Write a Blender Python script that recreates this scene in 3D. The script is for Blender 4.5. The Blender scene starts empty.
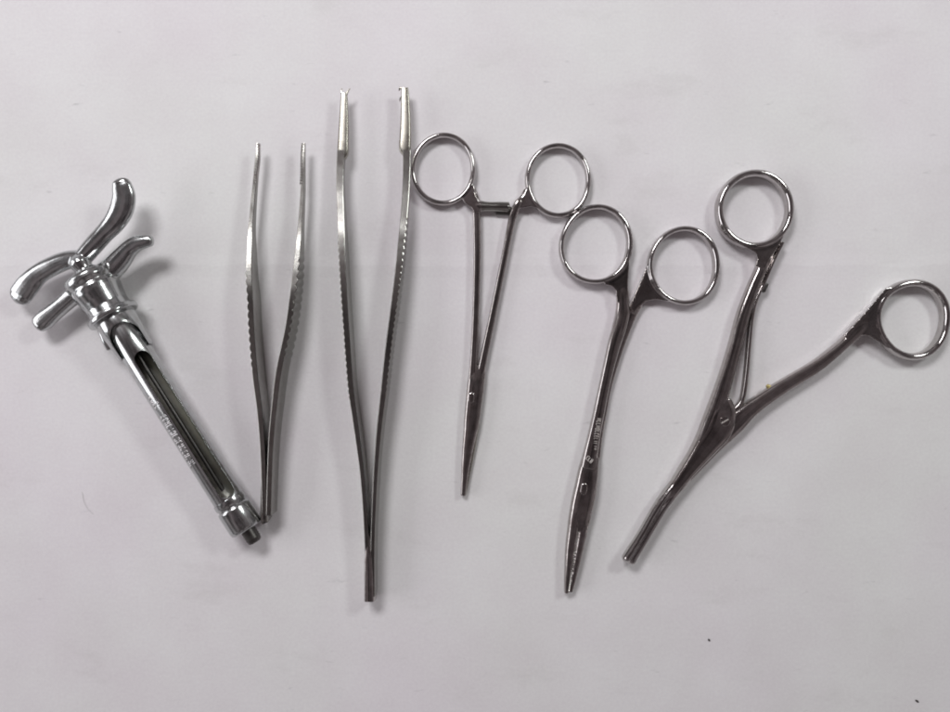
import bpy, bmesh, math, random
import numpy as np
from mathutils import Vector, Matrix

random.seed(7)
rng = np.random.default_rng(5)
SC = bpy.context.scene
COL = SC.collection

# ------------------------------------------------------------------ measure
S = 0.37            # mm on the table per pixel of the photograph
D = 295.0           # camera height above the table, mm
W0, H0 = 950, 712


def P(px, py, z=0.0):
    """a point of the plan (read off the photograph) at height z, in mm"""
    k = S * (D - z) / D
    return Vector(((px - W0 / 2) * k, -(py - H0 / 2) * k, z))


def inv(x, y, z):
    k = S * (D - z) / D
    return x / k + W0 / 2, -y / k + H0 / 2


# ------------------------------------------------------------------ materials
def nodes_of(m):
    m.use_nodes = True
    return m.node_tree.nodes, m.node_tree.links


def metal(name, col, rough, bump=0.02, scale=220.0, stretch=(1, 1, 1), spots=0.0):
    m = bpy.data.materials.new(name)
    n, l = nodes_of(m)
    b = n['Principled BSDF']
    b.inputs['Metallic'].default_value = 1.0
    tc = n.new('ShaderNodeTexCoord')
    mp = n.new('ShaderNodeMapping')
    mp.inputs['Scale'].default_value = stretch
    l.new(tc.outputs['Object'], mp.inputs['Vector'])
    n1 = n.new('ShaderNodeTexNoise')
    n1.inputs['Scale'].default_value = scale
    n1.inputs['Detail'].default_value = 6
    l.new(mp.outputs[0], n1.inputs['Vector'])
    r = n.new('ShaderNodeMapRange')
    r.inputs['From Min'].default_value = 0.3
    r.inputs['From Max'].default_value = 0.7
    r.inputs['To Min'].default_value = rough * 0.88
    r.inputs['To Max'].default_value = rough * 1.15
    l.new(n1.outputs['Fac'], r.inputs['Value'])
    l.new(r.outputs[0], b.inputs['Roughness'])
    # colour: faint tarnish in patches
    n2 = n.new('ShaderNodeTexNoise')
    n2.inputs['Scale'].default_value = 420
    n2.inputs['Detail'].default_value = 5
    l.new(tc.outputs['Object'], n2.inputs['Vector'])
    cr = n.new('ShaderNodeValToRGB')
    cr.color_ramp.elements[0].position = 0.30
    cr.color_ramp.elements[0].color = (col[0] * (0.90 - spots), col[1] * (0.87 - spots), col[2] * (0.86 - spots), 1)
    cr.color_ramp.elements[1].position = 0.6
    cr.color_ramp.elements[1].color = (*col, 1)
    l.new(n2.outputs['Fac'], cr.inputs[0])
    l.new(cr.outputs[0], b.inputs['Base Color'])
    n3 = n.new('ShaderNodeTexNoise')
    n3.inputs['Scale'].default_value = scale * 6
    n3.inputs['Detail'].default_value = 3
    l.new(mp.outputs[0], n3.inputs['Vector'])
    bp = n.new('ShaderNodeBump')
    bp.inputs['Strength'].default_value = bump
    bp.inputs['Distance'].default_value = 0.00012
    l.new(n3.outputs['Fac'], bp.inputs['Height'])
    l.new(bp.outputs[0], b.inputs['Normal'])
    return m


M = {
    'chrome': metal('worn_chrome', (0.50, 0.515, 0.515), 0.19, 0.06, spots=0.06),
    'steel': metal('satin_steel', (0.46, 0.43, 0.42), 0.14, 0.06, spots=0.10),
    'ring': metal('polished_steel', (0.50, 0.48, 0.475), 0.10, 0.05, spots=0.05),
    'jaw': metal('jaw_steel', (0.42, 0.39, 0.38), 0.17, 0.09, spots=0.14),
    'tweezer': metal('brushed_steel', (0.35, 0.345, 0.325), 0.17, 0.06, spots=0.08),
    'bright': metal('ground_steel', (0.34, 0.325, 0.285), 0.27, 0.05, spots=0.05),
    'bore': metal('dull_nickel', (0.46, 0.455, 0.415), 0.40, 0.05),
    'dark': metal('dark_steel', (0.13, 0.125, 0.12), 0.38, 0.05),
    'chromemark': metal('etched_chrome', (0.92, 0.91, 0.92), 0.5, 0.05),
    'brass': metal('dull_brass', (0.50, 0.43, 0.20), 0.35, 0.05),
    'mark': metal('etched_steel', (0.72, 0.69, 0.66), 0.45, 0.05),
}


def paper_mat():
    m = bpy.data.materials.new('white_paper')
    n, l = nodes_of(m)
    b = n['Principled BSDF']
    tc = n.new('ShaderNodeTexCoord')

    def noise(scale, detail, rough=0.5, off=(0, 0, 0), st=(1, 1, 1)):
        mp = n.new('ShaderNodeMapping')
        mp.inputs['Location'].default_value = off
        mp.inputs['Scale'].default_value = st
        l.new(tc.outputs['Object'], mp.inputs['Vector'])
        t = n.new('ShaderNodeTexNoise')
        t.inputs['Scale'].default_value = scale
        t.inputs['Detail'].default_value = detail
        t.inputs['Roughness'].default_value = rough
        l.new(mp.outputs[0], t.inputs['Vector'])
        return t

    def ramp(src, p0, c0, p1, c1):
        r = n.new('ShaderNodeValToRGB')
        r.color_ramp.elements[0].position = p0
        r.color_ramp.elements[0].color = (*c0, 1)
        r.color_ramp.elements[1].position = p1
        r.color_ramp.elements[1].color = (*c1, 1)
        l.new(src, r.inputs[0])
        return r

    def mul(a, c, fac=1.0):
        x = n.new('ShaderNodeMix')
        x.data_type = 'RGBA'
        x.blend_type = 'MULTIPLY'
        x.inputs[0].default_value = fac
        l.new(a, x.inputs[6])
        l.new(c, x.inputs[7])
        return x.outputs[2]

    # uneven whiteness, plus mixed lighting's tint painted in as lilac and greenish patches
    a = noise(9, 3)
    r1 = ramp(a.outputs['Fac'], 0.35, (0.785, 0.757, 0.776), 0.65, (0.775, 0.778, 0.764))
    c = noise(30, 4, 0.6, (3, 1, 0))
    r2 = ramp(c.outputs['Fac'], 0.3, (0.945, 0.925, 0.935), 0.7, (1, 1, 1))
    out = mul(r1.outputs[0], r2.outputs[0])
    # smudges, pale grey, sparse
    s = noise(24, 6, 0.65, (5, 7, 0), (1, 2.2, 1))
    r3 = ramp(s.outputs['Fac'], 0.58, (1, 1, 1), 0.78, (0.90, 0.90, 0.89))
    out = mul(out, r3.outputs[0])
    s2 = noise(170, 3, 0.6, (1, 7, 2), (0.5, 1.6, 1))
    r4 = ramp(s2.outputs['Fac'], 0.68, (1, 1, 1), 0.80, (0.78, 0.78, 0.78))
    out = mul(out, r4.outputs[0])
    s3 = noise(900, 2, 0.5)
    r5 = ramp(s3.outputs['Fac'], 0.25, (0.94, 0.93, 0.94), 0.75, (1, 1, 1))
    out = mul(out, r5.outputs[0])
    l.new(out, b.inputs['Base Color'])
    b.inputs['Roughness'].default_value = 0.62
    b.inputs['Specular IOR Level'].default_value = 0.35
    h1 = noise(11, 3, 0.5, (2, 2, 2), (1, 0.6, 1))
    h2 = noise(700, 3)
    bp1 = n.new('ShaderNodeBump')
    bp1.inputs['Strength'].default_value = 0.35
    bp1.inputs['Distance'].default_value = 0.006
    l.new(h1.outputs['Fac'], bp1.inputs['Height'])
    bp2 = n.new('ShaderNodeBump')
    bp2.inputs['Strength'].default_value = 0.10
    bp2.inputs['Distance'].default_value = 0.0004
    l.new(h2.outputs['Fac'], bp2.inputs['Height'])
    # an old fold running across the sheet
    sp = n.new('ShaderNodeSeparateXYZ')
    l.new(tc.outputs['Object'], sp.inputs[0])

    def math_(op, a_, b_):
        q = n.new('ShaderNodeMath')
        q.operation = op
        for k, v_ in enumerate((a_, b_)):
            if isinstance(v_, (int, float)):
                q.inputs[k].default_value = v_
            elif v_ is not None:
                l.new(v_, q.inputs[k])
        return q.outputs[0]
    wob = math_('MULTIPLY', math_('SUBTRACT', c.outputs['Fac'], 0.5), 0.006)
    dist = math_('ABSOLUTE', math_('ADD', math_('SUBTRACT', sp.outputs['Y'], 0.0335), wob), None)
    crease = math_('MAXIMUM', math_('SUBTRACT', 1.0, math_('DIVIDE', dist, 0.004)), 0.0)
    bp3 = n.new('ShaderNodeBump')
    bp3.inputs['Strength'].default_value = 0.25
    bp3.inputs['Distance'].default_value = 0.0006
    l.new(crease, bp3.inputs['Height'])
    l.new(bp1.outputs[0], bp3.inputs['Normal'])
    l.new(bp3.outputs[0], bp2.inputs['Normal'])
    l.new(bp2.outputs[0], b.inputs['Normal'])
    return m


M['paper'] = paper_mat()
m = bpy.data.materials.new('dark_lint')
nodes_of(m)[0]['Principled BSDF'].inputs['Base Color'].default_value = (0.06, 0.055, 0.05, 1)
nodes_of(m)[0]['Principled BSDF'].inputs['Roughness'].default_value = 0.9
M['lint'] = m
m = bpy.data.materials.new('grey_hair')
nodes_of(m)[0]['Principled BSDF'].inputs['Base Color'].default_value = (0.60, 0.59, 0.58, 1)
M['hair'] = m

# ------------------------------------------------------------------ objects


def thing(name, label, cat, loc_mm=(0, 0, 0)):
    o = bpy.data.objects.new(name, None)
    o.empty_display_size = 0.01
    o.location = Vector(loc_mm) / 1000
    o['label'] = label
    o['category'] = cat
    COL.objects.link(o)
    return o


def base_of(o):
    v = Vector((0, 0, 0))
    while o is not None:
        v += o.location
        o = o.parent
    return v


def link_mesh(name, verts, faces, mat, parent=None, normals=None, sharp=35):
    """verts in mm, world; stored in metres relative to the parent"""
    me = bpy.data.meshes.new(name)
    off = np.array(base_of(parent)) if parent else np.zeros(3)
    v = np.asarray(verts, dtype=float) / 1000 - off
    me.from_pydata([tuple(p) for p in v], [], [list(f) for f in faces])
    me.update()
    me.materials.append(M[mat])
    me.polygons.foreach_set('use_smooth', [True] * len(me.polygons))
    if normals is not None:
        me.normals_split_custom_set_from_vertices([tuple(q) for q in normals])
    elif sharp:
        me.set_sharp_from_angle(angle=math.radians(sharp))
    o = bpy.data.objects.new(name, me)
    COL.objects.link(o)
    if parent:
        o.parent = parent
    return o


def mesh_bm(name, bm, mat, parent=None, sharp=35):
    bmesh.ops.recalc_face_normals(bm, faces=bm.faces)
    bm.verts.index_update()
    v = [tuple(p.co) for p in bm.verts]
    f = [[q.index for q in p.verts] for p in bm.faces]
    bm.free()
    return link_mesh(name, v, f, mat, parent, sharp=sharp)


# ------------------------------------------------------------------ shapes
def catmull(pts, closed, sub):
    pts = np.asarray(pts, dtype=float)
    n = len(pts)
    out = []
    rngk = range(n if closed else n - 1)
    for i in rngk:
        if closed:
            p0, p1, p2, p3 = pts[(i - 1) % n], pts[i], pts[(i + 1) % n], pts[(i + 2) % n]
        else:
            p1, p2 = pts[i], pts[i + 1]
            p0 = pts[i - 1] if i > 0 else 2 * p1 - p2
            p3 = pts[i + 2] if i + 2 < n else 2 * p2 - p1
        for k in range(sub):
            t = k / sub
            out.append(0.5 * ((2 * p1) + (-p0 + p2) * t + (2 * p0 - 5 * p1 + 4 * p2 - p3) * t * t
                              + (-p0 + 3 * p1 - 3 * p2 + p3) * t ** 3))
    if not closed:
        out.append(pts[-1])
    return np.array(out)


WIDE = 1.08


def loft(bm, pts, closed=False, sub=6, n=20, e=2.4, cap=0.0):
    """pts: (px, py, zc, width_px, height_mm). Section is a superellipse of exponent e."""
    q = catmull(pts, closed, sub)
    if cap and not closed:                      # round the ends off
        def rounded(a, b):
            d = a - b
            d[3:] = 0
            L = math.hypot(d[0], d[1]) or 1
            d = d / L
            res = []
            for f in (0.35, 0.7, 0.92, 1.0):
                c = a + d * (a[3] * 0.5 * cap * f)
                kk = math.sqrt(max(0.03, 1 - f * f))
                c[3] = a[3] * kk
                c[4] = a[4] * max(kk, 0.3)
                res.append(c)
            return res
        q = np.array(rounded(q[0].copy(), q[1])[::-1] + list(q) + rounded(q[-1].copy(), q[-2]))
    m_ = len(q)
    cen = [P(a[0], a[1], a[2]) for a in q]
    rings = []
    for i in range(m_):
        a = cen[(i - 1) % m_] if (closed or i > 0) else cen[i]
        b = cen[(i + 1) % m_] if (closed or i < m_ - 1) else cen[i]
        t = b - a
        t.z *= 1.0
        tt = t.normalized()
        nrm = Vector((-tt.y, tt.x, 0)).normalized()
        up = tt.cross(nrm)
        if up.z < 0:
            up = -up
        wv = q[i][3] * S * 0.5 * WIDE
        hv = q[i][4] * 0.5
        ring = []
        for k in range(n):
            th = 2 * math.pi * k / n
            c, s = math.cos(th), math.sin(th)
            x = math.copysign(abs(c) ** (2 / e), c)
            y = math.copysign(abs(s) ** (2 / e), s)
            ring.append(bm.verts.new(cen[i] + nrm * (x * wv) + up * (y * hv)))
        rings.append(ring)
    cnt = m_ if closed else m_ - 1
    for i in range(cnt):
        a, b = rings[i], rings[(i + 1) % m_]
        for k in range(n):
            bm.faces.new((a[k], a[(k + 1) % n], b[(k + 1) % n], b[k]))
    if not closed:
        bm.faces.new(rings[0])
        bm.faces.new(rings[-1][::-1])


def prism(bm, poly, z0, z1):
    lo = [bm.verts.new(P(x, y, z0)) for x, y in poly]
    hi = [bm.verts.new(P(x, y, z1)) for x, y in poly]
    k = len(poly)
    bm.faces.new(hi)
    bm.faces.new(lo[::-1])
    for i in range(k):
        bm.faces.new((lo[i], lo[(i + 1) % k], hi[(i + 1) % k], hi[i]))


def eval_mods(bm, setup):
    me = bpy.data.meshes.new('tmp')
    bmesh.ops.recalc_face_normals(bm, faces=bm.faces)
    bm.to_mesh(me)
    bm.free()
    o = bpy.data.objects.new('tmp', me)
    COL.objects.link(o)
    setup(o)
    dg = bpy.context.evaluated_depsgraph_get()
    ev = o.evaluated_get(dg)
    r = bpy.data.meshes.new_from_object(ev)
    bpy.data.objects.remove(o)
    bpy.data.meshes.remove(me)
    return r


def fused(bm, voxel=0.23, it=18):
    """melt overlapping lofts into one smooth forged body; returns verts, faces, normals"""
    def setup(o):
        md = o.modifiers.new('r', 'REMESH')
        md.mode = 'VOXEL'
        md.voxel_size = voxel
        md.adaptivity = 0
    me = eval_mods(bm, setup)
    nv = len(me.vertices)
    v = np.empty(nv * 3)
    me.vertices.foreach_get('co', v)
    v = v.reshape(-1, 3)
    ed = np.empty(len(me.edges) * 2, dtype=np.int64)
    me.edges.foreach_get('vertices', ed)
    ed = ed.reshape(-1, 2)
    deg = np.bincount(ed.ravel(), minlength=nv)[:, None].clip(1)
    for k in range(it):
        for lam in (0.55, -0.57):
            acc = np.zeros_like(v)
            for c in range(3):
                acc[:, c] = np.bincount(ed[:, 0], weights=v[ed[:, 1], c], minlength=nv) \
                    + np.bincount(ed[:, 1], weights=v[ed[:, 0], c], minlength=nv)
            v = v + lam * (acc / deg - v)
    me.vertices.foreach_set('co', v.ravel())
    me.update()
    nn = np.empty(nv * 3)
    me.vertices.foreach_get('normal', nn)
    faces = np.array([list(p.vertices) for p in me.polygons if len(p.vertices) == 4])
    bpy.data.meshes.remove(me)
    v[:, 2] = np.maximum(v[:, 2], 0.02)
    return v, faces, nn.reshape(-1, 3)


def split(body, classify):
    """cut one forged body into its named parts by plan position"""
    v, f, nn = body
    k = S * (D - v[:, 2]) / D
    px, py = v[:, 0] / k + W0 / 2, -v[:, 1] / k + H0 / 2
    ids = classify(px, py, v[:, 2])
    fid = np.median(ids[f], axis=1).round().astype(int)
    out = {}
    for i in np.unique(fid):
        ff = f[fid == i]
        used = np.unique(ff)
        mp = np.full(len(v), -1)
        mp[used] = np.arange(len(used))
        out[int(i)] = (v[used], mp[ff], nn[used])
    return out


def put(name, piece, mat, parent):
    return link_mesh(name, piece[0], piece[1].tolist(), mat, parent, normals=piece[2])


def ring_pts(pts, zc, w, h):
    """a traced ring, smoothed to its low harmonics"""
    pts = np.asarray(pts, dtype=float)
    c = catmull(pts, True, 12)
    ctr = c.mean(axis=0)
    d = c - ctr
    th, r = np.arctan2(d[:, 1], d[:, 0]), np.hypot(d[:, 0], d[:, 1])
    B = lambda t: np.stack([np.ones_like(t)] + [f(k * t) for k in (1, 2, 3) for f in (np.cos, np.sin)], 1)
    co_ = np.linalg.lstsq(B(th), r, rcond=None)[0]
    ww = np.array(w if isinstance(w, (list, tuple)) else [w] * len(pts), dtype=float)
    d0 = pts - ctr
    t0 = np.arctan2(d0[:, 1], d0[:, 0])
    q = np.linspace(-math.pi, math.pi, 40, endpoint=False)
    rr = B(q) @ co_
    o_ = np.argsort(t0)
    wq = np.interp(q, t0[o_], ww[o_], period=2 * math.pi) * 1.18
    return [(ctr[0] + rr[i] * math.cos(q[i]), ctr[1] + rr[i] * math.sin(q[i]), zc, wq[i], h) for i in range(40)]


def ring_pts_raw(pts, zc, w, h):
    return [(x, y, zc, w if not isinstance(w, (list, tuple)) else w[i], h) for i, (x, y) in enumerate(pts)]


def in_poly(px, py, poly):
    inside = np.zeros(len(px), dtype=bool)
    n = len(poly)
    for i in range(n):
        x1, y1 = poly[i]
        x2, y2 = poly[(i + 1) % n]
        cond = ((y1 > py) != (y2 > py)) & (px < (x2 - x1) * (py - y1) / ((y2 - y1) if y2 != y1 else 1e-9) + x1)
        inside ^= cond
    return inside


# ------------------------------------------------------------------ the sheet
def make_sheet():
    n = 60
    ext = 700
    bm = bmesh.new()
    g = bmesh.ops.create_grid(bm, x_segments=n, y_segments=n, size=ext)
    o = mesh_bm('table_surface', bm, 'paper', None)
    o['kind'] = 'structure'
    return o


make_sheet()

# ------------------------------------------------------------------ artery forceps (slim, box lock)
T = thing('artery_forceps', 'slim locking artery forceps with thin handles and long narrow tapering jaws, rings at the top',
          'forceps', P(475, 372))
RL = [(445.3, 135.8), (463, 143), (471.6, 158), (472.7, 173), (469.5, 187), (461, 198), (446.4, 202.6), (431.6, 201.4),
      (420, 191.7), (413.6, 174.8), (414.8, 159), (422, 146.3), (433, 138.3)]
bm = bmesh.new()
loft(bm, ring_pts(RL, 2.0, 4.3, 3.9), closed=True, e=2.3, sub=4)
prism(bm, [(462, 198.5), (469, 190), (472, 184), (474.2, 186), (475, 194), (480, 203), (479.5, 212), (474, 212),
           (471, 207), (465, 203.5)], 0.5, 3.75)
loft(bm, [(473.8, 188, 1.95, 3.5, 2.4), (475.6, 203, 1.95, 8.5, 3.2), (476.6, 215, 1.9, 7.3, 3.2), (477, 240, 1.9, 7, 3.2),
          (477, 267, 1.9, 6.7, 3.2), (475.5, 320, 1.9, 6.4, 3.2), (473.6, 360, 1.9, 6.9, 3.2), (472, 385, 1.9, 8, 3.2)], e=4)
# ratchet catch of this half
loft(bm, [(474, 205, 2.3, 12, 2.8), (481, 206.2, 2.4, 10, 3.0), (490, 206.6, 2.5, 8.6, 3.0), (500, 206.8, 2.5, 9.2, 3.2), (508.5, 207.2, 2.5, 9.4, 3.0)],
     e=1.9, cap=0.3)
b = split(fused(bm), lambda x, y, z: np.where((x > 481.5) & (y > 198) & (y < 215), 2,
          np.where(np.hypot(x - 443, y - 169.5) < 35.5, 1, 0)))
sh = put('shank', b[0], 'steel', T)
put('finger_ring', b[1], 'ring', sh)
put('ratchet', b[2], 'tweezer', T)

RR = [(558, 146.3), (573, 150.4), (584.5, 163), (588.2, 180), (584.5, 198), (574, 211), (559, 216), (545.4, 212),
      (535, 203.2), (528.9, 191.7), (528.2, 175), (533, 160), (543.3, 150.3)]
bm = bmesh.new()
loft(bm, ring_pts(RR, 2.0, 4.4, 3.9), closed=True, e=2.3, sub=4)
prism(bm, [(527.5, 186), (530.5, 195), (535, 202), (543, 210), (531, 206.6), (521, 208.5), (516, 205.5), (518, 200.5),
           (523.5, 196)], 0.5, 3.75)
loft(bm, [(526, 190, 2.0, 4, 2.8), (522, 198, 2, 5, 3.2), (517.5, 205, 2.2, 7.5, 3.8), (512.7, 217.5, 1.9, 7.4, 3.2),
          (509, 234, 1.9, 6.7, 3.2), (505.5, 252, 1.9, 6.4, 3.2), (492.6, 316, 1.9, 6.8, 3.2), (483, 362, 1.9, 7.2, 3.2),
          (479, 381, 1.9, 7.5, 3.0)], e=3.2)
b = split(fused(bm), lambda x, y, z: np.where((np.hypot(x - 558.5, y - 181.5) < 38.5) & (x > 525), 1, 0))
sh = put('shank', b[0], 'steel', T)
put('finger_ring', b[1], 'ring', sh)
bm = bmesh.new()
loft(bm, [(511, 211, 1.5, 8, 1.8), (503, 211.5, 1.4, 7, 1.6), (496, 211.5, 1.4, 6, 1.4)], e=3, cap=0.4)
mesh_bm('ratchet', bm, 'dark', T)

bm = bmesh.new()
loft(bm, [(477.8, 367, 1.9, 14, 2.6), (477.2, 374, 1.95, 15.4, 3.2), (476.0, 384, 2.05, 15.8, 3.7), (474, 402, 2.1, 15.4, 3.8), (472, 420, 2.1, 14.6, 3.6),
          (470.6, 431, 2.15, 13, 3.4), (468.4, 445, 2.2, 10.8, 3.0), (467, 456, 2.2, 9.3, 2.7), (465.4, 470, 2.2, 7.3, 2.4),
          (464, 486, 2.1, 5.6, 2.1), (463.3, 495, 2.0, 4.8, 1.8)], e=3.0, n=28, cap=0.3)
b = split(fused(bm, voxel=0.2, it=6), lambda x, y, z: np.where(y > 424, 1, 0))
put('box_lock', b[0], 'jaw', T)
put('jaw', b[1], 'jaw', T)
bm = bmesh.new()
loft(bm, [(475.5, 424, 1.5, 8, 2.4), (474.2, 438, 1.45, 5.5, 2.2), (472.2, 450, 1.4, 5, 1.9), (469, 468, 1.3, 4.6, 1.6),
          (466, 487, 1.3, 3.4, 1.5), (464.8, 494.5, 1.3, 3, 1.4)], e=3, cap=0.35)
mesh_bm('jaw', bm, 'bright', T, sharp=50)
bm = bmesh.new()
loft(bm, [(471.5, 395, 4.2, 5.5, 0.5), (471.0, 400.6, 4.2, 5.5, 0.5)], e=2, cap=0.9)
mesh_bm('pivot_pin', bm, 'steel', T)

# ------------------------------------------------------------------ needle holder
T = thing('needle_holder', 'sturdy closed needle holder with broad blunt serrated jaws and two touching finger ring handles',
          'needle holder', P(600, 400))
RL = [(599, 208), (614, 211.5), (624.5, 223), (629, 240), (627.3, 257), (618.5, 272.5), (604, 280.3), (589.5, 281.2), (575, 276),
      (565.3, 265), (561.6, 250), (564, 234), (571, 220), (583, 211)]
WR = [4.6, 4.8, 5.2, 5.4, 5.4, 4.8, 4.2, 4.2, 4.2, 4.3, 4.4, 4.4, 4.4, 4.4]
bm = bmesh.new()
loft(bm, ring_pts(RL, 2.4, WR, 4.6), closed=True, e=2.3, sub=4)
prism(bm, [(604, 281), (617, 274.5), (625, 263), (629.5, 262), (628.2, 280), (627.8, 292), (628.3, 302), (616.8, 302),
           (615.8, 290.5), (612, 286.3), (605, 284.4)], 0.7, 4.4)
loft(bm, [(624, 272, 2.5, 8, 2.2), (622.6, 282, 2.5, 10.5, 3.4), (622.2, 292, 2.5, 11.2, 4.0), (622.6, 303, 2.5, 11.6, 4.2), (622.4, 314, 2.6, 13.2, 4.2),
          (618.5, 330, 2.9, 13.0, 4.2), (614, 345, 3.0, 12, 4.2), (608.5, 367, 3.1, 10.5, 4.2), (603.3, 390, 3.1, 10, 4.2),
          (598.8, 412, 3.1, 10.5, 4.4), (594, 435, 3.1, 11.5, 4.6), (589.8, 457, 3.1, 14, 5.0), (588, 468, 3.1, 15, 5.2)], e=3.2)
b = split(fused(bm), lambda x, y, z: np.where(np.hypot(x - 595.5, y - 245) < 41.5, 1, 0))
sh = put('shank', b[0], 'steel', T)
put('finger_ring', b[1], 'ring', sh)

RR = [(685, 229), (699, 232.6), (710.5, 244.5), (716, 261), (714, 279), (705.5, 294), (692, 302.4), (677, 301.8), (663.5, 295),
      (654, 284), (650, 270), (651.5, 254), (660, 240), (672, 231.6)]
bm = bmesh.new()
loft(bm, ring_pts(RR, 2.4, [4.5, 4.8, 5.2, 5.4, 5.2, 4.8, 4.4, 4.4, 4.4, 4.4, 4.6, 4.6, 4.4, 4.4], 4.6), closed=True, e=2.3, sub=4)
prism(bm, [(652.5, 252), (650.8, 262), (650.6, 272), (655, 285), (665, 296), (676, 303), (668, 301.7), (656, 299.5),
           (646.5, 301), (639, 307.5), (634, 314), (629.5, 307), (631.5, 301.5), (639, 285), (647, 265)], 0.6, 3.6)
loft(bm, [(649, 279, 2.0, 6, 1.8), (643, 291, 2.0, 10, 2.6), (637, 304, 1.9, 10, 2.8), (631, 316, 1.8, 9.5, 2.8), (625, 330, 1.8, 10, 2.8), (619, 347, 1.8, 9, 2.8),
          (612.5, 368, 1.8, 8.5, 2.8), (606.5, 390, 1.8, 8, 2.8), (602.5, 412, 1.8, 8, 2.8), (598, 435, 1.8, 8.6, 2.8),
          (594.3, 460, 1.8, 10, 3.2)], e=3.6)
b = split(fused(bm), lambda x, y, z: np.where((np.hypot(x - 683.5, y - 266) < 42) & (x > 647 - (y - 262) * 0.1), 1, 0))
sh = put('shank', b[0], 'steel', T)
put('finger_ring', b[1], 'ring', sh)

bm = bmesh.new()
loft(bm, [(591, 456, 2.8, 15.5, 4.8), (588, 472, 2.85, 18.6, 5.5), (585.5, 488, 2.9, 20.5, 5.7), (583, 500, 2.9, 21, 5.7),
          (580.6, 513, 2.85, 20.4, 5.5), (578.2, 530, 2.8, 17, 4.6)], e=3.2, n=28)
loft(bm, [(576.8, 503, 2.85, 10, 5.2), (575.2, 515, 2.8, 11.6, 5.3), (572.8, 532, 2.8, 11, 5.0), (570.2, 550, 2.8, 9.6, 4.6), (568, 572, 2.7, 6.9, 4.0),
          (566.3, 592, 2.6, 4.4, 3.0)], e=2.8, cap=0.3)
loft(bm, [(588, 503, 2.75, 8, 5.0), (585.6, 514, 2.7, 10, 5.1), (581.6, 535, 2.7, 9, 4.8), (577.4, 556, 2.6, 8, 4.4), (573.5, 576, 2.5, 6, 3.8),
          (570.4, 591, 2.4, 4, 2.9)], e=2.8, cap=0.3)


def nh_id(x, y, z):
    line = np.interp(y, [500, 516, 535, 553, 574, 592, 600], [582.5, 580.6, 577.4, 574.1, 571.0, 568.5, 567.4])
    return np.where(y > 512, np.where(x < line, 1, 2), 0)


b = split(fused(bm, voxel=0.2, it=5), nh_id)
put('box_lock', b[0], 'jaw', T)
put('jaw', b[1], 'jaw', T)
put('jaw', b[2], 'jaw', T)
bm = bmesh.new()
for k in range(38):
    t = k / 37
    cx = 580.6 * (1 - t) + 568.6 * t - 0.6 * math.sin(math.pi * t)
    cy = 516 + 74 * t
    zt = 5.17 * (1 - t) + 3.93 * t
    loft(bm, [(cx - 1.0, cy - 0.2, zt - 0.28, 0.95, 0.7), (cx + 1.0, cy + 0.3, zt - 0.28, 0.95, 0.7)], sub=1, n=8, e=2.5, cap=0.5)
mesh_bm('serration', bm, 'steel', T)
bm = bmesh.new()
loft(bm, [(584.5, 486, 5.72, 6, 0.5), (583.5, 492, 5.72, 6, 0.5)], e=2, cap=0.9)
mesh_bm('pivot_pin', bm, 'jaw', T)


def etch(path, zfun, n, size, seed, mat, parent, gaps=(), wd=0.85, dz=0.14):
    """tiny worn etched strokes, too worn to read, or their dark shade copy"""
    r = random.Random(seed)
    bm = bmesh.new()
    p0, p1 = path
    ux, uy = p1[0] - p0[0], p1[1] - p0[1]
    L = math.hypot(ux, uy)
    ux, uy = ux / L, uy / L
    vx, vy = uy, -ux
    for k in range(n):
        if k in gaps:
            continue
        t = (k + 0.5) / n
        cx, cy = p0[0] + (p1[0] - p0[0]) * t, p0[1] + (p1[1] - p0[1]) * t
        st = L / n
        kind = r.choice('IHOCLEN')
        segs = {'I': [((0, -1), (0, 1))], 'H': [((-.6, -1), (-.6, 1)), ((.6, -1), (.6, 1)), ((-.6, 0), (.6, 0))],
                'O': [((-.6, -1), (-.6, 1)), ((.6, -1), (.6, 1)), ((-.6, 1), (.6, 1)), ((-.6, -1), (.6, -1))],
                'C': [((-.6, -1), (-.6, 1)), ((-.6, 1), (.6, 1)), ((-.6, -1), (.6, -1))],
                'L': [((-.6, -1), (-.6, 1)), ((-.6, -1), (.6, -1))],
                'E': [((-.6, -1), (-.6, 1)), ((-.6, 1), (.6, 1)), ((-.6, 0), (.4, 0)), ((-.6, -1), (.6, -1))],
                'N': [((-.6, -1), (-.6, 1)), ((.6, -1), (.6, 1)), ((-.6, 1), (.6, -1))]}[kind]
        for (a, c) in segs:
            def pt(q):
                x = cx + ux * q[0] * st * 0.42 + vx * q[1] * size * 0.5
                y = cy + uy * q[0] * st * 0.42 + vy * q[1] * size * 0.5
                return x, y
            A, B = pt(a), pt(c)
            loft(bm, [(A[0], A[1], zfun(*A), wd, dz), (B[0], B[1], zfun(*B), wd, dz)], sub=1, n=6, e=2)
    return mesh_bm('etched_mark_or_shade', bm, mat, parent)


etch(((599.5, 418), (594.2, 450)), lambda x, y: 5.28 + (y - 412) / 40 * 0.14, 13, 3.8, 3, 'mark', T)
etch(((586.5, 457), (592.5, 462)), lambda x, y: 5.62, 3, 4, 9, 'mark', T)

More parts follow.
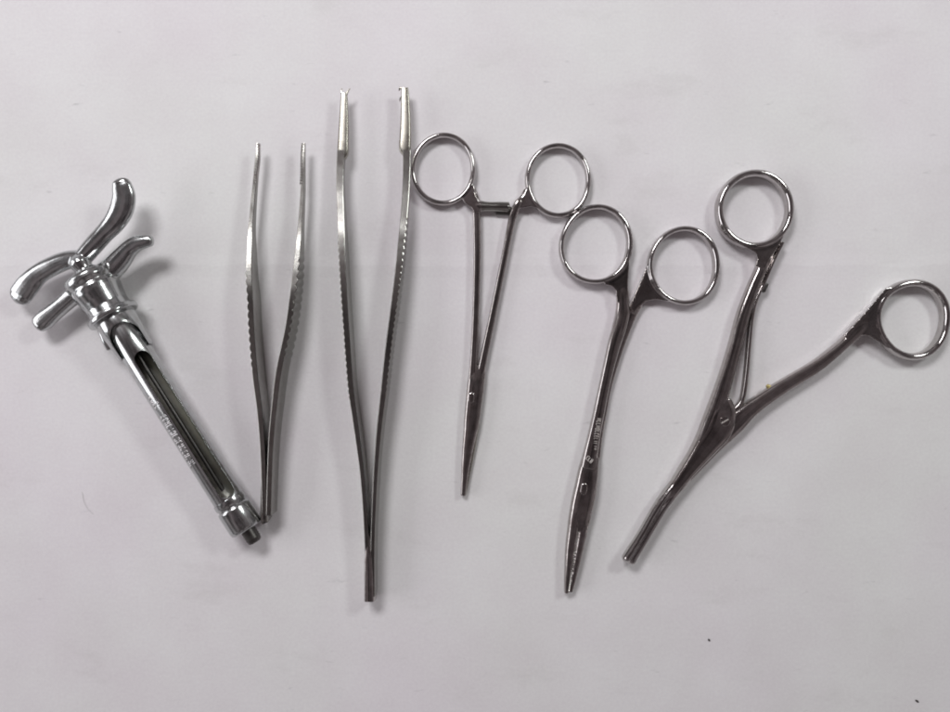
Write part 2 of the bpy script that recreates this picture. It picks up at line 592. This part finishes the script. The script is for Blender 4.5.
# ------------------------------------------------------------------ punch forceps (open, with leaf spring)
T = thing('punch_forceps', 'open punch forceps with wide spread ringed handles and an inner leaf spring',
          'forceps', P(725, 421))
RL = [(757, 173.8), (772.6, 178.7), (783.4, 189.5), (788.8, 205.2), (787.2, 221), (779.5, 234.8), (767, 243.8), (752.5, 246.2), (735, 240.4),
      (722.8, 227.6), (718.7, 211.2), (722.5, 194.4), (731.3, 182.6), (743, 175.9)]
bm = bmesh.new()
loft(bm, ring_pts(RL, 2.9, [6, 6, 6.2, 6.4, 6.2, 6, 5.6, 5.8, 6.2, 6.4, 6.2, 6, 6, 6], 5.6), closed=True, e=2.2, sub=4)
prism(bm, [(737, 243), (752, 247), (768, 243.5), (781, 232.5), (784.5, 234), (780.5, 243), (772, 256), (764.5, 268),
           (755.5, 266), (757.5, 259), (755.6, 253), (748, 248.5)], 0.6, 5.35)
loft(bm, [(768, 247, 2.9, 12, 3.0), (765.5, 256, 2.9, 13, 4.2), (760.3, 270, 2.9, 10.5, 5), (752.8, 287, 2.9, 10.3, 5), (743, 314.7, 2.9, 12, 5),
          (735.8, 342, 2.9, 12.3, 5), (728, 369.5, 3, 13, 5.2), (720, 396, 3, 15, 5.4), (712, 420, 3.1, 17, 5.6), (700, 446, 3.2, 14, 5.6),
          (681, 474, 3.4, 9.5, 5.0)], e=3.4)
b = split(fused(bm), lambda x, y, z: np.where(np.hypot(x - 753.5, y - 210) < 42.5, 1, 0))
sh = put('shank', b[0], 'steel', T)
put('finger_ring', b[1], 'ring', sh)

RR = [(911.7, 283.3), (928, 286.6), (940, 298.3), (944.5, 317.5), (940.2, 338), (927, 352.3), (909, 356.8), (892.5, 350),
      (880.5, 335.5), (876, 318.5), (879.5, 302), (893, 288.7)]
bm = bmesh.new()
loft(bm, ring_pts(RR, 2.9, [6.2, 6.2, 6.2, 6.4, 6.2, 6, 6, 5.8, 5.6, 5.6, 5.8, 6], 5.6), closed=True, e=2.2, sub=4)
prism(bm, [(886, 288), (895, 287), (882, 300), (877.5, 310), (877, 325), (882, 338), (889, 349), (878, 341.5), (869, 336),
           (861.5, 335), (852, 342), (844, 336), (864, 314)], 0.6, 5.35)
loft(bm, [(876, 315, 2.9, 12, 3.0), (869, 320, 2.9, 14, 4.2), (860, 328, 2.9, 12.5, 5), (843, 344, 2.9, 10.3, 5), (829, 356, 2.9, 11, 5), (813, 368, 2.9, 11.8, 5),
          (778.5, 389, 2.9, 13.2, 5), (752, 407.5, 3, 15, 5.2), (733, 424, 3, 20, 5.2), (714, 443, 2.8, 18, 4.6), (694, 468.5, 2.9, 11, 4.2), (676, 491, 3.2, 6.5, 3.6)], e=3.4)
b = split(fused(bm), lambda x, y, z: np.where((np.hypot(x - 910, y - 320) < 42) & (x > 868), 1, 0))
sh = put('shank', b[0], 'steel', T)
put('finger_ring', b[1], 'ring', sh)
bm = bmesh.new()
loft(bm, [(722, 399, 3.0, 15, 5.0), (722.5, 412, 3.1, 24, 5.8), (718, 427, 3.15, 27, 6.0), (706, 444.5, 3.2, 22, 5.8),
          (690, 466, 3.5, 15.5, 5.4), (676, 485, 3.8, 11.8, 5.0), (666, 499.5, 4.0, 9.4, 4.2), (658, 512, 4.2, 7, 2.6)], e=4.2, n=28)
loft(bm, [(682, 472.5, 3.6, 7, 5.0), (661, 500.3, 4.0, 8.2, 5.0), (641.2, 534.2, 4.4, 8.0, 4.7), (629.5, 552.9, 4.7, 8.8, 4.9), (626.6, 557.7, 4.8, 8.8, 4.9)], e=2.1, cap=1.0)
loft(bm, [(687, 479, 3.5, 7, 4.6), (666.2, 503.2, 3.9, 8.2, 4.8), (645.8, 536.6, 4.2, 7.8, 4.5), (634.4, 555.4, 4.3, 8.4, 4.6), (631.6, 560.2, 4.4, 8.4, 4.6)], e=2.1, cap=1.0)
def jaw_id(x, y, z):
    line = np.interp(y, [470, 501.7, 535.3, 554.5, 561, 575], [685.5, 663.5, 643.5, 631.7, 627.8, 619.5])
    return np.where((y - 487) * 0.83 - (x - 674) * 0.55 > 0, np.where(x < line, 1, 2), 0)
b = split(fused(bm, voxel=0.2, it=5), jaw_id)
put('joint_plate', b[0], 'steel', T)
put('jaw', b[1], 'ring', T)
put('jaw', b[2], 'ring', T)


def disc(bm, px, py, z0, z1, r):
    k = 32
    rows = []
    for rr, z in ((r, z0), (r, z1 - 0.12), (r - 0.35, z1)):
        rows.append([bm.verts.new(P(px + rr * math.cos(2 * math.pi * i / k), py + rr * math.sin(2 * math.pi * i / k), z)) for i in range(k)])
    for i in range(2):
        for j in range(k):
            bm.faces.new((rows[i][j], rows[i][(j + 1) % k], rows[i + 1][(j + 1) % k], rows[i + 1][j]))
    bm.faces.new(rows[2])
    bm.faces.new(rows[0][::-1])


bm = bmesh.new()
disc(bm, 725.2, 421.3, 5.9, 6.3, 5.0)
sc_ = mesh_bm('pivot_screw', bm, 'steel', T)
bm = bmesh.new()
loft(bm, [(721.6, 423.4, 6.29, 1.3, 0.1), (728.6, 419.4, 6.29, 1.3, 0.1)], sub=2, e=2, n=8)
mesh_bm('screw_slot', bm, 'mark', sc_)
bm = bmesh.new()
loft(bm, [(781.5, 243, 3.0, 3.2, 3.8), (772, 262, 3.0, 3.4, 3.8), (764, 281, 2.9, 3.6, 3.6), (756.5, 297, 2.8, 3.6, 3.4), (751.6, 315, 2.8, 3.6, 3.4),
          (748.6, 342, 2.8, 3.8, 3.4), (746.2, 369.5, 2.8, 4, 3.4), (743, 394, 2.8, 4.2, 3.4), (739.5, 403.5, 2.8, 4.4, 3.4),
          (733.5, 410, 2.8, 4.4, 3.4)], e=3.5)
mesh_bm('leaf_spring', bm, 'steel', T)
bm = bmesh.new()
loft(bm, [(765.6, 284, 2.4, 5, 3), (762.4, 291, 2.4, 5, 3)], e=3, cap=0.5)
mesh_bm('spring_rivet', bm, 'dark', T)
bm = bmesh.new()
loft(bm, [(773.5, 390.5, 3.3, 4, 1.4), (769.5, 387.3, 3.3, 4.4, 1.6), (767.2, 385.6, 3.3, 3.6, 1.3)], e=2.2, cap=0.5)
mesh_bm('stop_pin', bm, 'brass', T)

# ------------------------------------------------------------------ tweezers
def strip(name, line, h, zc, t, mat, parent, ser=None, out=1, sub=10, cap=True):
    """a spring blade standing on its edge. line: (px,py) of the top middle; h, zc, t(mm) given per point.
    ser=(y0,y1,period_px,depth_mm): flutes across the outer face; out=-1 left arm, +1 right arm"""
    rows = catmull([(x, y, a, b_, c) for (x, y), a, b_, c in zip(line, h, zc, t)], False, sub)
    # dense resample along y
    yy = rows[:, 1]
    ys = np.arange(min(yy), max(yy), 0.7)
    order = np.argsort(yy)
    cols = [np.interp(ys, yy[order], rows[order, k]) for k in range(5)]
    bm = bmesh.new()
    rings = []
    N = len(ys)
    for i in range(N):
        x, y, hh, z, tt = cols[0][i], ys[i], cols[2][i], cols[3][i], cols[4][i]
        top = P(x, y, z + hh / 2)                       # the line was read at the top edge
        cx, cy = top.x, top.y
        bump = 0.0
        if ser and ser[0] < y < ser[1]:
            fade = min(1, (y - ser[0]) / 8, (ser[1] - y) / 8)
            bump = ser[3] * (abs(math.sin(math.pi * (y - ser[0]) / ser[2])) - 0.6) * fade
        bev = min(0.2, tt * 0.2)
        xi = -out * tt / 2
        xo = out * (tt / 2 + bump)
        zb, zt = z - hh / 2, z + hh / 2
        sgn = out
        prof = [(xi, zb + bev), (xi + sgn * bev, zb), (xo - sgn * bev, zb), (xo, zb + bev)]
        m_ = 5
        for k in range(1, m_):
            prof.append((xo + sgn * 0.10 * math.sin(math.pi * k / m_), zb + bev + (zt - zb - 2 * bev) * k / m_))
        prof += [(xo, zt - bev), (xo - sgn * bev * 0.5, zt - bev * 0.22), (xo - sgn * bev, zt), (xi + sgn * bev, zt),
                 (xi + sgn * bev * 0.5, zt - bev * 0.22), (xi, zt - bev)]
        rings.append([bm.verts.new((cx + a, cy, max(b_, 0.02))) for a, b_ in prof])
    K = len(rings[0])
    for i in range(N - 1):
        for k in range(K):
            bm.faces.new((rings[i][k], rings[i][(k + 1) % K], rings[i + 1][(k + 1) % K], rings[i + 1][k]))
    bm.faces.new(rings[0])
    bm.faces.new(rings[-1][::-1])
    return mesh_bm(name, bm, mat, parent, sharp=20)


# small plain tweezers
T = thing('tweezers', 'short plain tweezers lying on edge beside the metal syringe, tips spread at the top', 'tweezers', P(266, 500))
HZ = 4.9
ys_ = [143, 158, 190, 225, 250, 276, 298, 330, 372, 409, 437, 470, 516]
hs_ = [1.6, 2.2, 3.0, 4.6, 7.0, 9.6, 11.0, 11.4, 11.4, 11.0, 10.4, 9.8, 9.0]
zs_ = [5.9, 5.9, 5.9, 5.9, 5.85, 5.8, 5.8, 5.8, 5.8, 5.6, 5.3, 5.0, 4.6]
lx_ = [257.2, 256.6, 253.6, 250.4, 249.2, 248.6, 249.8, 251.2, 254.6, 259.2, 261.6, 263.2, 264.2]
rx_ = [303.8, 303, 302.2, 299.8, 297.6, 294.8, 292, 287.2, 278.4, 273.8, 271.2, 269.6, 268.4]
t_ = [0.8, 1.2, 1.4, 1.6, 1.9, 2.1, 2.1, 2.1, 2.1, 2.0, 1.9, 1.8, 1.8]
strip('arm', list(zip(lx_, ys_)), hs_, zs_, t_, 'tweezer', T, ser=(262, 372, 8.2, 0.5), out=-1)
strip('arm', list(zip(rx_, ys_)), hs_, zs_, t_, 'tweezer', T, ser=(252, 362, 8.2, 0.6), out=1)
# grip pads inside the tips
for xs, s_, mt_ in (((257.9, 257.6, 255.2), 1, 'jaw'), ((303.9, 303.3, 302.3), -1, 'tweezer')):
    bm = bmesh.new()
    for k in range(15):                             # fine cross teeth
        t = k / 14
        y = 145 + 39 * t
        x = np.interp(y, [145, 160, 184], xs) + s_ * (0.5 + 0.9 * math.sin(math.pi * min(1, 0.25 + t)) * 0.6)
        loft(bm, [(x - 1.3, y, 5.95, 2.3, 1.7 + 1.3 * t), (x + 1.3, y, 5.95, 2.3, 1.7 + 1.3 * t)], sub=1, n=10, e=3)
    loft(bm, [(xs[0], 144, 5.9, 2.0, 1.4), (xs[1] + s_ * 0.5, 160, 5.9, 2.6, 2.0), (xs[2] + s_ * 0.5, 185, 5.9, 2.4, 2.6)], e=4, cap=0.2)
    mesh_bm('tip_pad', bm, mt_, T)
bm = bmesh.new()
loft(bm, [(266.2, 462, 4.6, 4.0, 8.0), (266.3, 490, 4.5, 6.2, 8.2), (266.3, 515, 4.4, 7.2, 8.0), (266.6, 519, 4.3, 6.8, 7.4)], e=5, cap=0.3)
mesh_bm('weld_end', bm, 'tweezer', T)

# long toothed tweezers
T = thing('tissue_tweezers', 'long toothed tissue tweezers with finely ridged arms and tiny claw teeth on bright stepped tips',
          'tweezers', P(370, 570))
ys_ = [150, 168, 190, 216, 240, 267, 306, 350, 390, 430, 470, 510, 548, 597]
hs_ = [3.0, 3.2, 4.0, 5.8, 8.0, 9.6, 10.6, 10.8, 10.6, 10.0, 9.4, 9.0, 8.6, 8.0]
zs_ = [5.3, 5.3, 5.35, 5.4, 5.4, 5.45, 5.45, 5.45, 5.4, 5.1, 4.8, 4.6, 4.4, 4.1]
lx_ = [340.8, 340.0, 339.8, 340.6, 341.4, 342.4, 344.6, 347.6, 350.8, 356.4, 361.6, 364.8, 366.8, 368.2]
rx_ = [406.6, 406.6, 405.8, 404, 401.6, 398.8, 393.8, 388, 383.6, 379, 375.8, 373.8, 372.6, 372.6]
t_ = [2.9, 2.7, 2.6, 2.5, 2.5, 2.4, 2.3, 2.2, 2.1, 1.9, 1.7, 1.6, 1.6, 1.6]
strip('arm', list(zip(lx_, ys_)), hs_, zs_, t_, 'tweezer', T, ser=(222, 402, 6.4, 0.3), out=-1)
strip('arm', list(zip(rx_, ys_)), hs_, zs_, t_, 'tweezer', T, ser=(214, 396, 6.4, 0.3), out=1)
# stepped bright jaws and their teeth
def tip(pts, steps):
    bm = bmesh.new()
    loft(bm, pts, e=5, cap=0.1)
    j = mesh_bm('jaw', bm, 'bright', T)
    for pth in steps:
        bm = bmesh.new()
        loft(bm, pth, e=2.2, n=10, cap=0.3)
        mesh_bm('tooth', bm, 'bright', j)
tip([(344.2, 93.5, 5.2, 5.2, 1.7), (344.2, 101, 5.2, 6.4, 2.0), (344.0, 120, 5.2, 8.2, 2.4), (343.4, 140, 5.2, 9.4, 2.8), (343.0, 152, 5.2, 10, 3.0), (342.3, 156.5, 5.2, 8, 3.0), (341.2, 160, 5.2, 5, 3.0)],
    [[(342.4, 95, 5.3, 2.4, 1.2), (341.4, 91.5, 5.3, 1.7, 0.9), (341.8, 88.8, 5.3, 0.8, 0.5)],
     [(346.2, 95, 5.3, 2.4, 1.2), (347.8, 91.5, 5.3, 1.7, 0.9), (350, 88.6, 5.3, 0.8, 0.5)]])
tip([(404.8, 88.5, 5.2, 6.4, 1.7), (405.3, 98, 5.2, 7.4, 2.0), (405.6, 118, 5.2, 9.0, 2.4), (405.4, 136, 5.2, 10.2, 2.8), (404.9, 148, 5.2, 10.8, 3.0), (405.6, 152.5, 5.2, 8.6, 3.0), (406.4, 156, 5.2, 5.4, 3.0)],
    [[(402.6, 89, 5.3, 2.6, 1.1), (400, 88.4, 5.3, 1.9, 0.9), (399, 91, 5.3, 0.8, 0.5)],
     [(401.8, 97.5, 5.1, 2, 1), (400.2, 98.6, 5.1, 1.4, 0.8), (399.8, 101.5, 5.1, 0.8, 0.5)]])
bm = bmesh.new()
loft(bm, [(369.5, 532, 4.35, 3.4, 8.0), (369.7, 548, 4.4, 6.6, 8.8), (370.1, 562, 4.35, 9.0, 8.6), (370.5, 582, 4.25, 9.8, 8.4), (370.7, 598.2, 4.15, 10.2, 8.1)], e=5, n=28, cap=0.1)
mesh_bm('weld_end', bm, 'steel', T)

# ------------------------------------------------------------------ cartridge syringe
T = thing('dental_syringe', 'chromed dental cartridge syringe with slotted barrel, finger wings and curved thumb rest', 'syringe', P(180, 420))
A0 = P(114, 316.5, 9.3)
A1 = P(247.5, 529, 6.6)
AX = (A1 - A0).normalized()
SIDE = Vector((-AX.y, AX.x, 0)).normalized()       # towards the right of the picture
if SIDE.x < 0:
    SIDE = -SIDE
UP = SIDE.cross(AX)
if UP.z < 0:
    UP = -UP
LEN = (A1 - A0).length
pxl = LEN / 251.0


def ax(s, r=0.0, th=0.0):
    """s px along the axis from the collar, radius r px, angle th from up towards SIDE"""
    return A0 + AX * (s * pxl) + (SIDE * math.sin(th) + UP * math.cos(th)) * (r * S * 0.978)


def revolve(bm, prof, n=48, closed=True):
    rings = [[bm.verts.new(ax(s, r, 2 * math.pi * k / n)) for k in range(n)] for s, r in prof]
    for i in range(len(rings) - 1):
        for k in range(n):
            bm.faces.new((rings[i][k], rings[i][(k + 1) % n], rings[i + 1][(k + 1) % n], rings[i + 1][k]))
    if closed:
        bm.faces.new(rings[0])
        bm.faces.new(rings[-1][::-1])
    else:                                           # profile loops back: join last to first
        for k in range(n):
            bm.faces.new((rings[-1][k], rings[-1][(k + 1) % n], rings[0][(k + 1) % n], rings[0][k]))


def slot_cutter(s0, s1, half, th, r_in, r_out):
    """a rounded-ended slot along the barrel"""
    bm = bmesh.new()
    d = SIDE * math.sin(th) + UP * math.cos(th)
    w = AX.cross(d).normalized()
    pts = []
    for k in range(13):
        a = math.pi / 2 + math.pi * k / 12
        pts.append((s0 + half + half * math.cos(a), half * math.sin(a)))
    for k in range(13):
        a = -math.pi / 2 + math.pi * k / 12
        pts.append((s1 - half + half * math.cos(a), half * math.sin(a)))
    rows = []
    for r in (r_in, r_out):
        rows.append([bm.verts.new(A0 + AX * (s * pxl) + w * (q * S) + d * (r * S)) for s, q in pts])
    k = len(pts)
    bm.faces.new(rows[0])
    bm.faces.new(rows[1][::-1])
    for i in range(k):
        bm.faces.new((rows[0][i], rows[0][(i + 1) % k], rows[1][(i + 1) % k], rows[1][i]))
    bmesh.ops.recalc_face_normals(bm, faces=bm.faces)
    me = bpy.data.meshes.new('cut')
    bm.to_mesh(me)
    bm.free()
    o = bpy.data.objects.new('cut', me)
    COL.objects.link(o)
    return o


def cut(bm, cutters):
    def setup(o):
        for c in cutters:
            md = o.modifiers.new('b', 'BOOLEAN')
            md.operation = 'DIFFERENCE'
            md.solver = 'EXACT'
            md.object = c
        md = o.modifiers.new('bev', 'BEVEL')
        md.width = 0.22
        md.segments = 2
        md.limit_method = 'ANGLE'
        md.angle_limit = math.radians(50)
    me = eval_mods(bm, setup)
    for c in cutters:
        bpy.data.objects.remove(c)
    v = [tuple(p.co) for p in me.vertices]
    f = [list(p.vertices) for p in me.polygons]
    bpy.data.meshes.remove(me)
    return v, f


bm = bmesh.new()
revolve(bm, [(-2, 15.4), (222, 15.4), (222, 13.2), (-2, 13.2)], n=64, closed=False)
v, f = cut(bm, [slot_cutter(45, 214, 7.6, 0.50, 2, 30)])
BAR = link_mesh('barrel', v, f, 'chrome', T, sharp=40)
# dull inside of the tube
bm = bmesh.new()
revolve(bm, [(0, 13.15), (220, 13.15), (220, 12.6), (0, 12.6)], n=48, closed=False)
v, f = cut(bm, [slot_cutter(38, 222, 13.5, 0.45, 3, 30)])
link_mesh('bore', v, f, 'bore', BAR, sharp=40)
# piston rod seen through the slot
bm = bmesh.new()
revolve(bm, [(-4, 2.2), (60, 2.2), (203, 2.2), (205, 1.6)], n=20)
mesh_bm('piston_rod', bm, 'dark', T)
# hinge yoke around the barrel's upper end
bm = bmesh.new()
revolve(bm, [(0, 19.6), (12, 19.6), (26, 18.8), (42, 17.6), (42, 15.7), (0, 15.7)], n=64, closed=False)
v, f = cut(bm, [slot_cutter(12, 90, 14.2, 0.30, 3, 40)])
link_mesh('hinge_yoke', v, f, 'chrome', T, sharp=40)
bm = bmesh.new()
loft(bm, [(103.5, 329, 7.5, 9, 5), (108.5, 341, 7.0, 9, 5), (111.5, 349, 6.8, 7, 4)], e=3, cap=0.3)
mesh_bm('hinge_lug', bm, 'chrome', T)
# end cap with its seam and needle hub
bm = bmesh.new()
revolve(bm, [(214, 13.4), (215, 16.2), (219, 16.6), (221, 16.2), (222, 15.2), (223.5, 15.2), (224.5, 16.8), (227, 17.2), (247, 17.0), (250, 16.2),
             (251, 14.5), (251, 6.0)], n=64)
mesh_bm('end_cap', bm, 'chrome', T, sharp=50)
bm = bmesh.new()
prof = [(249, 7.6)]
for k in range(5):
    prof += [(251 + k * 2.6, 7.8), (252.3 + k * 2.6, 7.2)]
prof += [(265, 7.0), (266.5, 5.2)]
revolve(bm, prof, n=32)
mesh_bm('needle_hub', bm, 'dark', T, sharp=50)
# flange, neck, cross ring and the two finger wings: one forged piece
bm = bmesh.new()
revolve(bm, [(-5, 16), (-4.5, 24.4), (-3, 25.2), (0.5, 25.2), (1.5, 24.2), (2, 16)], n=64)
revolve(bm, [(-54, 11), (-51, 14), (-48, 24), (-45, 25.4), (-41, 25.4), (-38.5, 24), (-36.5, 22.6), (-33, 23.6), (-28, 23.2), (-20, 21.6), (-12, 20.6), (-7, 21.2), (-3, 21.6)], n=64)
zA = A0.z + 0.2
loft(bm, [(88, 281, zA, 18, 7), (78, 291, 8.2, 18, 6.8), (68, 300.5, 7.8, 15.4, 5.6), (56, 310.5, 7.3, 15.8, 5.0), (45, 319.5, 6.8, 18, 4.6),
          (40, 323.5, 6.6, 16.5, 4.2)], e=2.4, cap=0.7)
loft(bm, [(100, 277, zA, 20, 7), (113, 268, 9.3, 20, 6.8), (121.5, 258.5, 9.9, 18.5, 5.8), (129, 249.5, 10.5, 15.5, 5.0), (137, 243.6, 11, 14, 4.6),
          (146, 241.4, 11.4, 11.5, 3.8), (150.5, 241, 11.5, 10, 3.4)], e=2.4, cap=0.6)
body = fused(bm, voxel=0.24, it=8)
def wing_id(x, y, z):
    q = (np.stack([x, y], 1) - np.array([92.0, 280.0])) @ np.array([0.847, -0.532])
    return np.where(q < -21.5, 1, np.where(q > 23.5, 2, 0))
b = split(body, wing_id)
put('grip_neck', b[0], 'chrome', T)
put('finger_wing', b[1], 'chrome', T)
put('finger_wing', b[2], 'chrome', T)
# thumb rest: a swept S shaped crescent on the plunger's end
bm = bmesh.new()
revolve(bm, [(-46, 9), (-52, 8), (-57, 9), (-62, 10.5), (-66, 9.5), (-70, 6)], n=32)
loft(bm, [(84, 259, 8.9, 16, 6.4), (68, 260.2, 8.7, 16.5, 5.4), (53, 266, 8.3, 17.5, 4.6), (39, 274, 7.8, 18.5, 3.8), (29, 284, 7.3, 21.5, 3.6),
          (22, 293, 6.7, 22, 3.4), (20.5, 295.5, 6.5, 21, 3.2)], e=2.3, cap=0.8)
loft(bm, [(82, 259, 8.9, 15, 6.4), (93, 246, 9.8, 16.5, 5.4), (104, 233.8, 10.4, 17, 4.8), (114.5, 222, 11.2, 19.5, 4.4), (121.4, 209.5, 11.9, 21.5, 4.2),
          (124, 197, 12.4, 20.5, 4.0), (122.2, 187, 12.8, 18, 3.8), (121, 183.5, 13, 16, 3.4)], e=2.3, cap=0.7)
body = fused(bm, voxel=0.24, it=8)
put('thumb_rest', body, 'chrome', T)


def barrel_z(x, y):
    """height of the barrel's skin over a plan point"""
    lo, hi = 4.0, 16.0
    best = 9.0
    for k in range(60):
        z = 13.6 - k * 0.15
        p = P(x, y, z)
        d = p - A0
        s = d.dot(AX)
        r = (d - AX * s).length
        if r <= 15.4 * S * 0.978 + 0.02:
            return z
    return best


etch(((151.6, 396.4), (194.6, 467.4)), barrel_z, 22, 5.4, 12, 'dark', BAR, gaps=(4, 5), wd=1.2, dz=0.12)  # dark offset copy of the strokes: their shadow put in as colour
etch(((150.9, 395.6), (193.9, 466.6)), barrel_z, 22, 5.2, 12, 'chromemark', BAR, gaps=(4, 5), wd=1.1, dz=0.34)

# ------------------------------------------------------------------ specks on the sheet
def speck(px, py, a, b_, label, pts=7):
    bm = bmesh.new()
    r = random.Random(px)
    loft(bm, [(px - a, py - b_, 0.16, 1.0, 0.28), (px + r.uniform(-.5, .5), py + r.uniform(-.5, .5), 0.18, 1.9, 0.32), (px + a, py + b_, 0.16, 0.9, 0.26)],
         n=8, cap=0.5)
    o = mesh_bm('lint_speck', bm, 'lint', None)
    o['label'] = label
    o['category'] = 'speck'


speck(709, 640, 0.8, 1.0, 'tiny dark speck on bare white sheet below the punch forceps jaws')
speck(917, 701, 1.5, 1.1, 'tiny dark dash shaped speck in the bottom right corner of the white sheet')
bm = bmesh.new()
loft(bm, [(82, 492, 0.08, 0.36, 0.10), (84, 502, 0.10, 0.4, 0.11), (88, 509, 0.10, 0.4, 0.11), (93, 514, 0.08, 0.34, 0.10)], n=6)
o = mesh_bm('hair', bm, 'hair', None)
o['label'] = 'short fine grey curved hair on white sheet left of the syringe barrel'
o['category'] = 'hair'

# ------------------------------------------------------------------ light
w = bpy.data.worlds.new('World')
SC.world = w
w.use_nodes = True
n, l = w.node_tree.nodes, w.node_tree.links
bg = n['Background']
tc = n.new('ShaderNodeTexCoord')
sx = n.new('ShaderNodeSeparateXYZ')
l.new(tc.outputs['Generated'], sx.inputs[0])
cr = n.new('ShaderNodeValToRGB')
cr.color_ramp.elements[0].position = 0.0
cr.color_ramp.elements[0].color = (0.13, 0.125, 0.13, 1)
e1 = cr.color_ramp.elements.new(0.45)
e1.color = (0.15, 0.135, 0.138, 1)
cr.color_ramp.elements[-1].position = 0.95
cr.color_ramp.elements[-1].color = (0.072, 0.060, 0.063, 1)
l.new(sx.outputs['Z'], cr.inputs[0])
nz = n.new('ShaderNodeTexNoise')            # the room above: darker and lighter things around the table
nz.inputs['Scale'].default_value = 4.2
nz.inputs['Detail'].default_value = 2
l.new(tc.outputs['Generated'], nz.inputs['Vector'])
rp = n.new('ShaderNodeMapRange')
rp.inputs['From Min'].default_value = 0.36
rp.inputs['From Max'].default_value = 0.66
rp.inputs['To Min'].default_value = 0.08
rp.inputs['To Max'].default_value = 3.2
l.new(nz.outputs['Fac'], rp.inputs['Value'])
vm = n.new('ShaderNodeVectorMath')
vm.operation = 'SCALE'
l.new(cr.outputs[0], vm.inputs[0])
l.new(rp.outputs[0], vm.inputs['Scale'])
l.new(vm.outputs[0], bg.inputs['Color'])
bg.inputs['Strength'].default_value = 1.0


def area(name, loc, target, sx_, sy_, power, col):
    d = bpy.data.lights.new(name, 'AREA')
    d.shape = 'RECTANGLE'
    d.size = sx_
    d.size_y = sy_
    d.energy = power
    d.color = col
    o = bpy.data.objects.new(name, d)
    COL.objects.link(o)
    o.location = loc
    o.rotation_euler = (Vector(target) - Vector(loc)).to_track_quat('-Z', 'Y').to_euler()
    return o


area('lamp', (-0.27, 0.50, 0.72), (-0.05, 0, 0), 0.32, 0.20, 4.35, (0.985, 0.98, 1.0))
area('lamp', (0.40, 0.32, 0.46), (0.10, 0, 0), 0.14, 0.10, 1.0, (0.95, 1.0, 0.98))
area('window_light', (-1.05, 0.0, 0.45), (0, 0, 0), 0.8, 0.5, 4.0, (0.97, 0.965, 1.0))

# ------------------------------------------------------------------ camera
cam = bpy.data.cameras.new('camera')
co = bpy.data.objects.new('camera', cam)
COL.objects.link(co)
co.location = (0, 0, D / 1000)
co.rotation_euler = (0, 0, 0)
cam.sensor_width = 36
cam.lens = 36 * (D / 1000) / (W0 * S / 1000)
cam.clip_start = 0.01
cam.clip_end = 20
cam.dof.use_dof = True
cam.dof.focus_distance = D / 1000 - 0.004
cam.dof.aperture_fstop = 9.0
SC.camera = co

SC.render.engine = 'CYCLES'
SC.cycles.use_denoising = True
SC.cycles.caustics_reflective = True
SC.cycles.blur_glossy = 0.3
SC.cycles.max_bounces = 10
SC.cycles.glossy_bounces = 8
SC.cycles.filter_width = 1.9
SC.view_settings.view_transform = 'Standard'
SC.view_settings.look = 'None'
SC.view_settings.exposure = 0.0
SC.view_settings.gamma = 1.0
